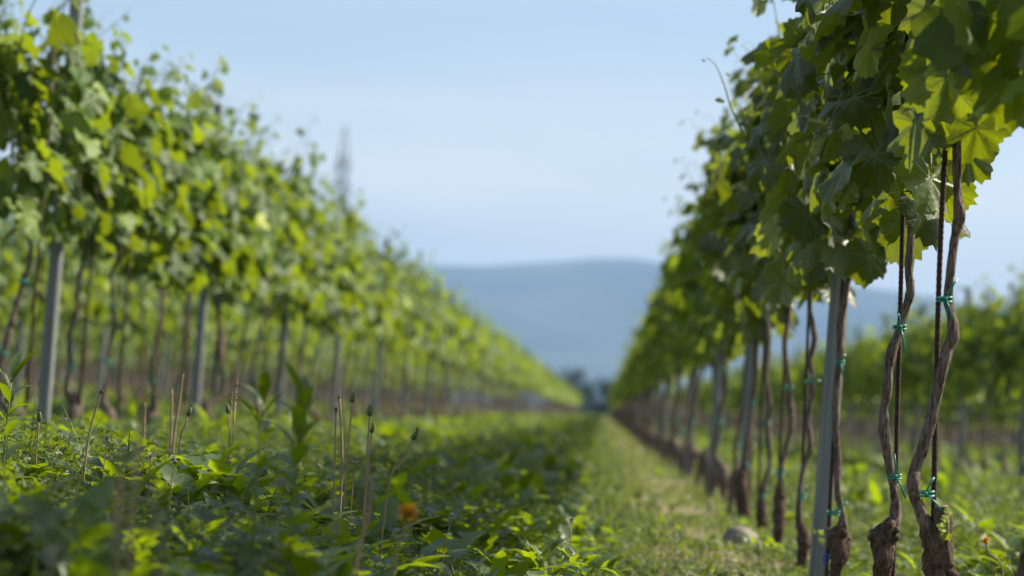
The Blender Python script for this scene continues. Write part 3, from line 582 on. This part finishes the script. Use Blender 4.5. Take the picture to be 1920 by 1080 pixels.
# ------------------------------------------------------------------ ground cover
def cover_h(x, y):
    left = sst(.24, -.52, x + .13 * sn(x, y, 1.3, 34)) * (1 - .35 * sst(-1.6, -2.1, x)); right = sst(.75, 1.3, x)
    h = .028 + .128 * left + .13 * right
    far_ = 1 - .35 * sst(9, 20, y)
    return h * far_ * (1 + .5 * pathm(x) * sn(x, y, 3.5, 33) + .28 * sn(x, y, 5.5, 31) + .15 * sn(x, y, 14, 32))
def pathm(x, y=0):
    return np.exp(-((x - .36) / .17) ** 2)
def scatter(n, y0, y1, rng, kL=-.33, kR=.28, pad=.35):
    t = rng.random(n); y = np.sqrt(y0 * y0 + t * (y1 * y1 - y0 * y0)); x = (kL * y - pad) + rng.random(n) * ((kR - kL) * y + 2 * pad)
    return x, y
def clover(G, n, y0, y1, size, rng, mat=0):
    x, y = scatter(n, y0, y1, rng); keep = rng.random(n) > (.75 + .5 * sst(6, 10, y)) * pathm(x) * (.6 + .5 * sn(x, y, 6, 40)); x, y = x[keep], y[keep]; n = len(x)
    h = cover_h(x, y); z = gz(x, y) + h * (.18 + .82 * rng.random(n) ** .6)
    s = size * rng.uniform(.65, 1.25, n); tilt = rng.normal(0, .45, (n, 2)); a0 = rng.uniform(0, 6.28, n); rn = np.clip(rng.normal(.45, .22, n) + .15 * sn(x, y, 4, 41), 0, 1)
    T = np.array([(0, 0, 0), (.42, .45, .10), (.36, .95, .06), (0, .88, -.02), (-.36, .95, .06), (-.42, .45, .10)])
    nrm = norm(np.stack([tilt[:, 0], tilt[:, 1], np.ones(n)], -1))
    for k in range(3):
        a = a0 + k * 2.094; t = np.stack([np.cos(a), np.sin(a), rng.normal(0, .2, n)], -1); t = norm(t - nrm * (t * nrm).sum(-1, keepdims=True)); xa = np.cross(t, nrm)
        M = np.stack([xa, t, nrm], -1) * s[:, None, None]
        V = np.einsum('nij,vj->nvi', M, T) + np.stack([x, y, z], -1)[:, None]
        o = (np.arange(n) * 6)[:, None]; lp = np.zeros((n, 6, 3)); lp[..., 2] = rn[:, None]
        G.add(V.reshape(-1, 3), [np.concatenate([o + [0, 1, 2, 3], o + [0, 3, 4, 5]])], lp.reshape(-1, 3), mat)
def strips(G, base, az, e0, curv, length, width, prof, rn, fold=.0, mat=0, jag=None):
    n = len(az); K = len(prof); p = np.array(base, float); e = e0.copy(); side = np.stack([-np.sin(az), np.cos(az), 0 * az], -1); rows_ = []
    for k in range(K):
        if k:
            d = np.stack([np.cos(az) * np.cos(e), np.sin(az) * np.cos(e), np.sin(e)], -1); p = p + d * (length / (K - 1))[:, None]; e = e - curv / (K - 1)
        up = np.stack([-np.cos(az) * np.sin(e), -np.sin(az) * np.sin(e), np.cos(e)], -1); wk = (width * prof[k])[:, None]
        if jag is not None: wk = wk * (1 + jag * (1 if k % 2 else -1))
        if fold: rows_ += [p - side * wk + up * wk * fold, p.copy(), p + side * wk + up * wk * fold]
        else: rows_ += [p - side * wk, p + side * wk]
    c = 3 if fold else 2; V = np.stack(rows_, 1); o = (np.arange(n) * K * c)[:, None]; F = []
    for k in range(K - 1):
        for q in range(c - 1): F.append(o + [k * c + q, k * c + q + 1, (k + 1) * c + q + 1, (k + 1) * c + q])
    lp = np.zeros((n, K * c, 3)); lp[..., 2] = np.asarray(rn)[:, None]
    G.add(V.reshape(-1, 3), [np.concatenate(F)], lp.reshape(-1, 3), mat)
BROAD = np.array([.10, .30, .45, .80, .62, 1.0, .8, 1.0, .85, .45, .05]); GRASS = np.array([1, .95, .8, .5, .04]); LANCE = np.array([.12, .5, .85, 1, .95, .75, .4, .04])
def broads(G, n, y0, y1, rng, smul=1.0, dens=None, xr=None):
    x, y = scatter(n, y0, y1, rng); pr = sst(.2, -.35, x) + .5 * sst(.8, 1.3, x) + .12
    k = rng.random(n) < pr * (.55 + .45 * sn(x, y, 3, 50)); x, y = x[k], y[k]; n = len(x); h = cover_h(x, y)
    m = 6; cx, cy = np.repeat(x, m), np.repeat(y, m); hh = np.repeat(h, m); az = rng.uniform(0, 6.28, n * m); L = np.clip((hh + .03) * rng.uniform(.7, 1.35, n * m), .04, .165) * smul
    z = gz(cx, cy) + hh * rng.uniform(.1, .45, n * m)
    strips(G, np.stack([cx, cy, z], -1), az, rng.uniform(.5, 1.35, n * m), rng.uniform(.6, 2.0, n * m), L, L * rng.uniform(.10, .19, n * m), BROAD, np.clip(rng.normal(.5, .25, n * m), 0, 1), .28, jag=.10)
def blades(G, n, y0, y1, rng, smul=1.0):
    x, y = scatter(n, y0, y1, rng); k = rng.random(n) < .35 + .5 * (sn(x, y, 2.5, 60) > 0) + .6 * pathm(x); x, y = x[k], y[k]; n = len(x); h = cover_h(x, y)
    L = (h * rng.uniform(.5, 1.25, n) + .025) * (1 + .2 * (smul - 1)); dry = rng.random(n) < .06 + .88 * pathm(x); rn = np.where(dry, rng.uniform(.8, 1, n), rng.uniform(0, .75, n))
    strips(G, np.stack([x, y, gz(x, y)], -1), rng.uniform(0, 6.28, n), rng.uniform(.9, 1.55, n), rng.uniform(0, 1.3, n), L, rng.uniform(.0012, .0028, n) * smul, GRASS, rn)
r1 = np.random.default_rng(9)
G = Geo(); clover(G, 150000, .9, 9.5, .0085, r1); clover(G, 75000, 9.5, 26, .020, r1); clover(G, 45000, 26, 95, .06, r1); clover(G, 16000, 95, 320, .20, r1)
tag(G.obj('clover', M_clover), 'dense low clover carpeting the ground between the vine rows', 'clover', kind='stuff')
G = Geo(); broads(G, 3300, 1.0, 9, r1); broads(G, 4200, 9, 30, r1, 1.25); broads(G, 3500, 30, 90, r1, 2.0)
tag(G.obj('broad_leaved_weeds', M_broad), 'tangle of dandelion and other broad weed leaves in the aisle', 'weeds', kind='stuff')
G = Geo(); blades(G, 26000, .9, 9.5, r1); blades(G, 42000, 9.5, 28, r1, 2.2); blades(G, 26000, 28, 95, r1, 6)
tag(G.obj('grass', M_grass), 'thin grass, dry and tan along the right-hand row', 'grass', kind='stuff')

# ------------------------------------------------------------------ single plants in the aisle
def stalk(head, foot, Y, lab, kind, cat='dandelion stalk', group='bare stalks in the aisle', r=.0016, bow=0.0, hs=1.0):
    a, b = at(*foot, Y), at(*head, Y); gzv = float(gz(a[0], Y)); base = np.array([a[0], Y, gzv]); rng = np.random.default_rng(int(head[0] * 7 + head[1]))
    pts = [[a[0] - (b[0] - a[0]) * .3, Y, gzv - .01, r * 1.1], [a[0], Y, a[2], r * 1.05], [(a[0] + b[0]) / 2 + bow, Y, (a[2] + b[2]) / 2, r], [b[0], Y, b[2], r * .95]]
    if a[2] < gzv + .01: pts = [[a[0], Y, gzv - .01, r], *pts[2:]]
    Q = spline(pts, .01); Q[:, :3] -= base
    root = empty({'bare': 'dandelion_stalk', 'bud': 'dandelion_bud', 'clover': 'clover_flower', 'flower': 'dandelion_flower'}[kind], tuple(base), lab, cat, group)
    Geo().add(*tube(Q[:, :3], Q[:, 3], 7)).obj('stem', M_stem, root); e = Q[-1, :3]; d = norm(Q[-1, :3] - Q[-4, :3]); G = Geo()
    def fan(n, e0, e1, L, wd, off=0, c=0.0):
        az = rng.uniform(0, 6.28, n); strips(G, np.broadcast_to(e + d * off, (n, 3)), az, rng.uniform(e0, e1, n), np.full(n, c), rng.uniform(.8, 1.1, n) * L * hs, np.full(n, wd * hs), np.array([.6, 1, .7, .1]), rng.random(n))
    if kind == 'bare':
        G.add(*tube([e - d * .002, e + d * .002, e + d * .005], np.array([.0018, .0032, .0012]) * hs, 8)); fan(16, -.9, .3, .009, .0012, .001, .6); G.obj('seed_head', M_brown, root)
    elif kind == 'bud':
        V = tube([e, e + d * .003 * hs, e + d * .009 * hs, e + d * .015 * hs, e + d * .019 * hs], np.array([.002, .0048, .0050, .0036, .0016]) * hs, 10, True, .05, rng); G.add(*V); fan(10, .2, 1.2, .010, .0012); G.obj('bud', M_bud, root)
        G = Geo(); fan(14, 1.1, 1.5, .007, .0008, .016 * hs); G.obj('tuft', M_brown if rng.random() < .6 else M_white, root)
    elif kind == 'clover':
        n = 60; u = rng.uniform(-.5, 1, n); az = rng.uniform(0, 6.28, n); e_ = np.arcsin(u)
        strips(G, np.broadcast_to(e, (n, 3)), az, e_, np.full(n, .5), rng.uniform(.006, .0085, n) * hs, np.full(n, .0012 * hs), np.array([.4, .8, 1, .6]), rng.random(n)); G.obj('flower_head', M_white, root)
    else:
        n = 90; az = rng.uniform(0, 6.28, n); strips(G, np.broadcast_to(e, (n, 3)), az, rng.uniform(-.1, 1.4, n), np.full(n, .9), rng.uniform(.009, .014, n) * hs, np.full(n, .0020 * hs), np.array([.6, 1, 1, .8]), rng.random(n)); G.obj('petals', M_yellow, root)
        G = Geo().add(*tube([e - d * .006, e - d * .002, e + d * .002], np.array([.002, .004, .0045]) * hs, 8)); G.obj('calyx', M_bud, root)
    return root
stalk((190,735), (161,858), 4.5, 'sharp reddish bare dandelion stalk leaning right in front of the leftmost vines', 'bare', r=.0019, bow=-.004)
stalk((73,790), (68,850), 4.6, 'short green closed dandelion bud left of the sharp reddish stalk', 'bud', r=.0017)
stalk((343,700), (326,822), 5.4, 'tall pale yellow-green stalk in front of the second grey post', 'bare', r=.003, hs=.7)
stalk((322,730), (320,822), 5.6, 'pinkish stalk close left of the tall pale yellow-green one', 'bare', r=.003, hs=.6)
stalk((352,780), (337,830), 4.9, 'short stalk with a brown fading bud below the tall pale one', 'bud', r=.0018)
stalk((270,755), (268,830), 5.8, 'blurred pinkish stump of a stalk between the leftmost grey posts', 'bare', r=.0045, hs=.5)
stalk((428,775), (430,825), 5.0, 'pale bud left of the tall leafy weeds', 'bud', r=.0016)
stalk((636,745), (640,900), 4.9, 'tan hooked stalk, the leftmost of the cluster in mid aisle', 'bare', r=.0026, bow=.003)
stalk((630,768), (626,920), 4.8, 'thin reddish stalk standing against the tan hooked one', 'bare', r=.0018)
stalk((660,755), (652,850), 5.1, 'white-tipped closed bud right of the tan hooked stalk', 'bud', r=.0017, hs=1.2)
stalk((693,780), (684,930), 4.45, 'dark brown-topped bud on a long purple stalk in mid aisle', 'bud', r=.0017, hs=1.1)
stalk((697,812), (690,880), 4.7, 'small dark green bud just below the brown-topped one', 'bud', r=.0014, hs=.9)
stalk((774,825), (728,915), 4.5, 'green bud on a stalk leaning right, the rightmost of the aisle cluster', 'bud', r=.0018, hs=1.1)
stalk((222,890), (212,1080), 2.1, 'thick strongly blurred brown stem in the left foreground', 'bare', r=.0018, hs=.8)
stalk((283,905), (300,1060), 2.3, 'second blurred brown stem in the left foreground', 'bare', r=.0012)
stalk((700,880), (668,1060), 3.0, 'blurred purple-brown stalk below the aisle cluster', 'bare', r=.0020, bow=.004)
stalk((765,968), (740,1060), 3.1, 'orange-yellow dandelion in bloom in the foreground of the aisle', 'flower', 'dandelion', 'dandelions in bloom', hs=1.5)
stalk((1848,1015), (1878,1062), 5.5, 'yellow dandelion in bloom at the lower right edge behind the vines', 'flower', 'dandelion', 'dandelions in bloom', hs=1.1, r=.0022, bow=-.01)
for (h_, f_, Y_, lab) in [((200,822),(196,860),4.4,'white clover head right of the sharp reddish stalk'), ((524,905),(520,1010),3.1,'blurred white clover head on a tall stem below the leafy weeds'), ((630,990),(625,1060),2.8,'large blurred white clover head left of the orange dandelion'),
                         ((848,968),(832,1025),4.4,'small sharp clover head on a thin stem right of the orange dandelion'), ((325,862),(322,900),4.2,'clover head low among leaves below the second grey post'), ((283,858),(280,895),4.1,'clover head low among leaves left of its neighbour'),
                         ((665,862),(662,900),4.9,'dull white clover head beside the foot of the aisle cluster'), ((806,880),(806,910),6.5,'blurred white clover head to the right of the aisle cluster'), ((1072,975),(1070,1005),5.1,'white clover head among the sunlit leaves near the path'), ((90,1040),(92,1079),2.2,'very blurred white clover head in the lower left corner')]:
    stalk(h_, f_, Y_, lab, 'clover', 'clover flower', 'clover heads in the aisle', r=.0009, hs=1.15)
def leafy_weed(px, py, Y, height_top, lab, n=16, ll=.085, seed=1, wd=.15, lean=0.0):
    a = at(px, py, Y); rng = np.random.default_rng(seed); g0 = float(gz(a[0], Y)); ztop = at(px, height_top, Y)[2] - g0
    root = empty('leafy_weed', (a[0], Y, g0), lab, 'weed', 'tall leafy weeds'); t = np.linspace(0, 1, 8)
    P = np.stack([lean * t, 0 * t, -.01 + (ztop - ll * .6 + .01) * t], -1); Geo().add(*tube(P, np.linspace(.003, .0015, 8), 7)).obj('stem', M_cane, root)
    G = Geo(); f = np.linspace(.25, 1, n); az = np.arange(n) * 2.4 + rng.normal(0, .3, n); b = np.stack([lean * f, 0 * f, (ztop - ll * .6) * f], -1)
    strips(G, b, az, .35 + .9 * f ** 2 + rng.normal(0, .12, n), rng.uniform(.3, 1.3, n), ll * rng.uniform(.8, 1.15, n), ll * wd * rng.uniform(.8, 1.1, n), LANCE, np.clip(rng.normal(.3, .2, n), 0, 1), .25)
    G.obj('foliage', M_broad, root); return root
leafy_weed(8, 800, 4.3, 660, 'tall leafy weed with narrow upright leaves cut by the left edge', 20, .075, 3, .13, .006)
leafy_weed(485, 860, 3.3, 705, 'slender leafy weed, left of the pair in mid aisle', 24, .060, 4, .16)
leafy_weed(552, 860, 3.2, 705, 'bushy dark leafy weed, right of the pair in mid aisle', 34, .062, 6, .17, .004)
def rosette(px, py, Y, n, ll, lab, seed, rn=.6, e=(.4, 1.3)):
    a = at(px, py, Y); rng = np.random.default_rng(seed); g0 = float(gz(a[0], Y)); G = Geo(); az = np.arange(n) * 2.4 + rng.normal(0, .3, n)
    root = tag(bpy.data.objects.new('weed_rosette', None), lab, 'weed', 'leafy rosettes'); C.objects.link(root); root.location = (a[0], Y, g0)
    hh = max(0.0, a[2] - g0); ll = max(ll, hh * .62); e = (.6, 1.45); b = np.stack([rng.normal(0, .018, n), rng.normal(0, .018, n), np.full(n, hh * .5)], -1)
    strips(G, b, az, rng.uniform(*e, n), rng.uniform(.5, 1.8, n), ll * rng.uniform(.7, 1.15, n), ll * rng.uniform(.13, .20, n), BROAD, np.clip(rng.normal(rn, .2, n), 0, 1), .3, jag=.12)
    G.obj('foliage', M_broad, root)
    Geo().add(*tube([(0, 0, -.01), (0, 0, hh * .5 + .01)], .006, 7)).obj('stem', M_cane, root)
rosette(400, 830, 4.7, 14, .085, 'sunlit crinkled leaves right of the short brown bud', 1, .7)
rosette(455, 845, 4.6, 10, .075, 'bright yellow-green toothed leaves beside the slender leafy weed', 2, .85)
rosette(205, 860, 4.7, 12, .085, 'bright backlit leaves behind the sharp reddish stalk', 3, .8)
rosette(345, 860, 4.5, 12, .08, 'leafy clump in shade below the brown bud', 4, .5)
rosette(790, 1075, 3.6, 9, .05, 'bright backlit leaves just right of the orange dandelion', 5, .9)
rosette(1010, 1010, 4.9, 14, .045, 'sunlit leafy rosette in the middle of the lower aisle', 6, .6)
rosette(1100, 1012, 5.2, 12, .04, 'small sunlit rosette at the rim of the dry path', 7, .6)
rosette(1850, 1080, 5.4, 12, .085, 'toothed bright green rosette at the lower right edge', 8, .75)
rosette(1425, 1000, 7.2, 9, .06, 'bright green leaves growing against the pale rock', 9, .85)
# dry docks, strongly blurred, in front of the leftmost vines
def dry_weed(px, py, Y, top, lab, seed, n=4):
    rng = np.random.default_rng(seed); a = at(px, py, Y); g0 = float(gz(a[0], Y)); zt = at(px, top, Y)[2] - g0; root = empty('dry_weed', (a[0], Y, g0), lab, 'weed', 'dry weeds'); G = Geo(); H = Geo()
    for k in range(n):
        dx, dy = rng.normal(0, .010), rng.normal(0, .01); z = zt * rng.uniform(.85, 1); G.add(*tube([(0, 0, -.01), (dx * .5, dy * .5, z * .5), (dx, dy, z)], [.0011, .001, .0006], 5))
        m = 16; b = np.stack([dx + rng.normal(0, .003, m), dy + rng.normal(0, .003, m), z - rng.uniform(0, .03, m)], -1); strips(H, b, rng.uniform(0, 6.28, m), rng.uniform(.2, 1.3, m), np.full(m, .3), np.full(m, .007), np.full(m, .0012), np.array([.5, 1, .7, .1]), rng.random(m))
    G.obj('stem', M_stem, root); H.obj('seed_head', M_brown, root)
dry_weed(250, 860, 2.5, 640, 'tall dry weed with feathery brown heads, blurred before the left vines', 1)
dry_weed(438, 800, 5.0, 700, 'fine airy grass head left of the tall leafy weeds', 2, 3)
dry_weed(1245, 1060, 5.9, 975, 'pale dry grass tuft on the path in the lower middle', 3, 3)
# rocks
def rock(c, s, lab, seed):
    rng = np.random.default_rng(seed); u = np.linspace(0, np.pi, 15); v = np.linspace(0, 2 * np.pi, 22, endpoint=False); U, Vv = np.meshgrid(u, v, indexing='ij'); D = np.stack([np.sin(U) * np.cos(Vv), np.sin(U) * np.sin(Vv), np.cos(U)], -1).reshape(-1, 3)
    r = np.ones(len(D))
    for k in range(9): d = norm(rng.normal(size=3)); r = np.minimum(r, rng.uniform(.68, .95) / np.clip(D @ d, .05, 1))
    r *= 1 + .03 * rng.standard_normal(len(D)) * np.repeat(np.sin(u) > .05, 22); V = D * r[:, None] * np.array(s)
    i = np.arange(14)[:, None] * 22; j = np.arange(22)[None]; k = (j + 1) % 22
    o = Geo().add(V, [np.stack([i + j, i + 22 + j, i + 22 + k, i + k], -1).reshape(-1, 4)]).obj('rock', M_rock, loc=c); return tag(o, lab, 'rock', 'rocks by the vines')
q = at(1392, 1003, 7.6); rock((q[0], 7.6, float(gz(q[0], 7.6)) + .030), (.062, .06, .055), 'rounded pale rock at the foot of the second grey post', 3)
q = at(1330, 1012, 7.5); rock((q[0], 7.5, float(gz(q[0], 7.5)) + .012), (.05, .04, .022), 'flat dark stone lying left of the rounded pale rock', 5)
# young sprout at the foot of the forked vine and beside the nearest post
for (root, px, py, Y, n_, s_) in ((rA, 1777, 985, 4.08, 6, .010), (rC, 1534, 1002, 5.8, 4, .009)):
    b_ = np.array(root.location); e = at(px, py, Y) - b_; G = Geo(); L = Geo(); G.add(*tube([e + [-.006 if root is rA else .014, .01, -.03], e + [0, 0, -.01], e + [0, 0, .012]], [.0022, .002, .0012], 6)); G.obj('sprout', M_cane, root)
    P_ = e + rr.normal(0, .008, (n_, 3)); put_leaves(L, P_, np.stack([rr.normal(0, .5, n_), -np.ones(n_), rr.uniform(0, 1, n_)], -1), np.stack([rr.normal(0, 1, n_), 0 * P_[:, 0], rr.uniform(-.5, 1, n_)], -1), np.full(n_, s_), np.full(n_, .95), 1, rr); L.obj('foliage', M_vine_far, root)

# ------------------------------------------------------------------ far trees and the pylon
def tree(X, Y, h, w_, lab, seed):
    rng = np.random.default_rng(seed); root = empty('tree', (X, Y, -.1), lab, 'tree', 'dark trees beyond the rows'); G = Geo()
    G.add(*tube([(0, 0, 0), (.1, 0, h * .3), (-.1, .1, h * .7)], [h * .03, h * .024, h * .01], 7))
    for k in range(5): a = rng.uniform(0, 6.28); G.add(*tube([(0, 0, h * rng.uniform(.25, .5)), (math.cos(a) * w_ * .3, math.sin(a) * w_ * .3, h * rng.uniform(.5, .8))], [h * .012, h * .004], 5))
    G.obj('trunk', M_bark, root); n = 2600; nb = 16; c = np.stack([rng.normal(0, w_ * .24, nb), rng.normal(0, w_ * .24, nb), h * rng.uniform(.06, .85, nb)], -1); rad = w_ * rng.uniform(.14, .27, nb)
    k = rng.integers(0, nb, n); d = norm(rng.normal(size=(n, 3))); p = c[k] + d * (rad[k] * rng.uniform(.5, 1.1, n))[:, None]
    L = Geo(); put_leaves(L, p, d + rng.normal(0, .5, (n, 3)), rng.normal(size=(n, 3)), rng.uniform(.10, .24, n) * h / 7, np.clip(rng.normal(.5, .2, n), 0, 1), 2, rng); L.obj('crown', M_tree, root)
def tx(px, Y): return at(px, 745, Y)[0]
TL = [(1070, 430, 8.4, 7.5, 'dark rounded tree in the gap, touching the end of the left-hand row'), (1103, 470, 6.2, 7, 'low dark tree in the middle of the gap between the rows'), (1140, 440, 8.2, 8, 'dark tree in the gap, beside the end of the right-hand row'), (1085, 520, 5.0, 8, 'farther dark tree between the gap trees')]
for k, (px, Y, h, ww, lab) in enumerate(TL): tree(tx(px, Y), Y, h, ww, lab, 40 + k)
for k, X in enumerate((-75, -52, -36, -27, -18, 8, 15, 26, 40, 58, 80)): tree(X + rv.normal(0, 3), 450 + rv.uniform(-40, 60), rv.uniform(4.5, 7), rv.uniform(6, 9), 'far dark tree along the field edge, hidden behind the vine rows', 60 + k)
def pylon():
    Y = 420.0; t = at(648, 236, Y); bx = at(618, 740, Y); X0 = t[0]; H = t[2]; root = empty('lattice_pylon', (X0, Y, 0), 'slim grey lattice power pylon, blurred above the left-hand row', 'pylon'); G = Geo()
    zs = np.concatenate([np.linspace(0, H * .62, 8), np.linspace(H * .66, H * .9, 8)]); wd = np.interp(zs, [0, H * .62, H * .9], [2.0, 1.0, .7])
    for sx_ in (-1, 1):
        for sy in (-1, 1): G.add(*tube([(sx_ * a / 1, sy * a, z) for a, z in zip(wd, zs)] + [(0, 0, H)], .10, 5))
    for (z0, a), (z1, b) in zip(zip(zs[:-1], wd[:-1]), zip(zs[1:], wd[1:])):
        for s in (-1, 1):
            G.add(*tube([(-a, s * a, z0), (b, s * b, z1)], .06, 4)); G.add(*tube([(a, s * a, z0), (-b, s * b, z1)], .06, 4)); G.add(*tube([(s * a, -a, z0), (s * b, b, z1)], .06, 4)); G.add(*tube([(s * a, a, z0), (s * b, -b, z1)], .06, 4))
    G.obj('tower', M_mast, root)
    for z, w_ in ((H * .86, 1.3), (H * .78, 1.6), (H * .70, 1.9)):
        A = Geo()
        for s in (-1, 1):
            A.add(*tube([(0, s * .5, z), (-w_, 0, z)], .09, 4)); A.add(*tube([(0, s * .5, z), (w_, 0, z)], .09, 4)); A.add(*tube([(0, 0, z + 1.1), (s * w_, 0, z)], .07, 4))
        A.obj('crossarm', M_mast, root)
        for s in (-1, 1): Geo().add(*tube([(s * w_, 0, z), (s * w_, 0, z - .6), (s * w_, 0, z - 1.4)], [.05, .14, .10], 7)).obj('insulator', M_mast, root)
pylon()
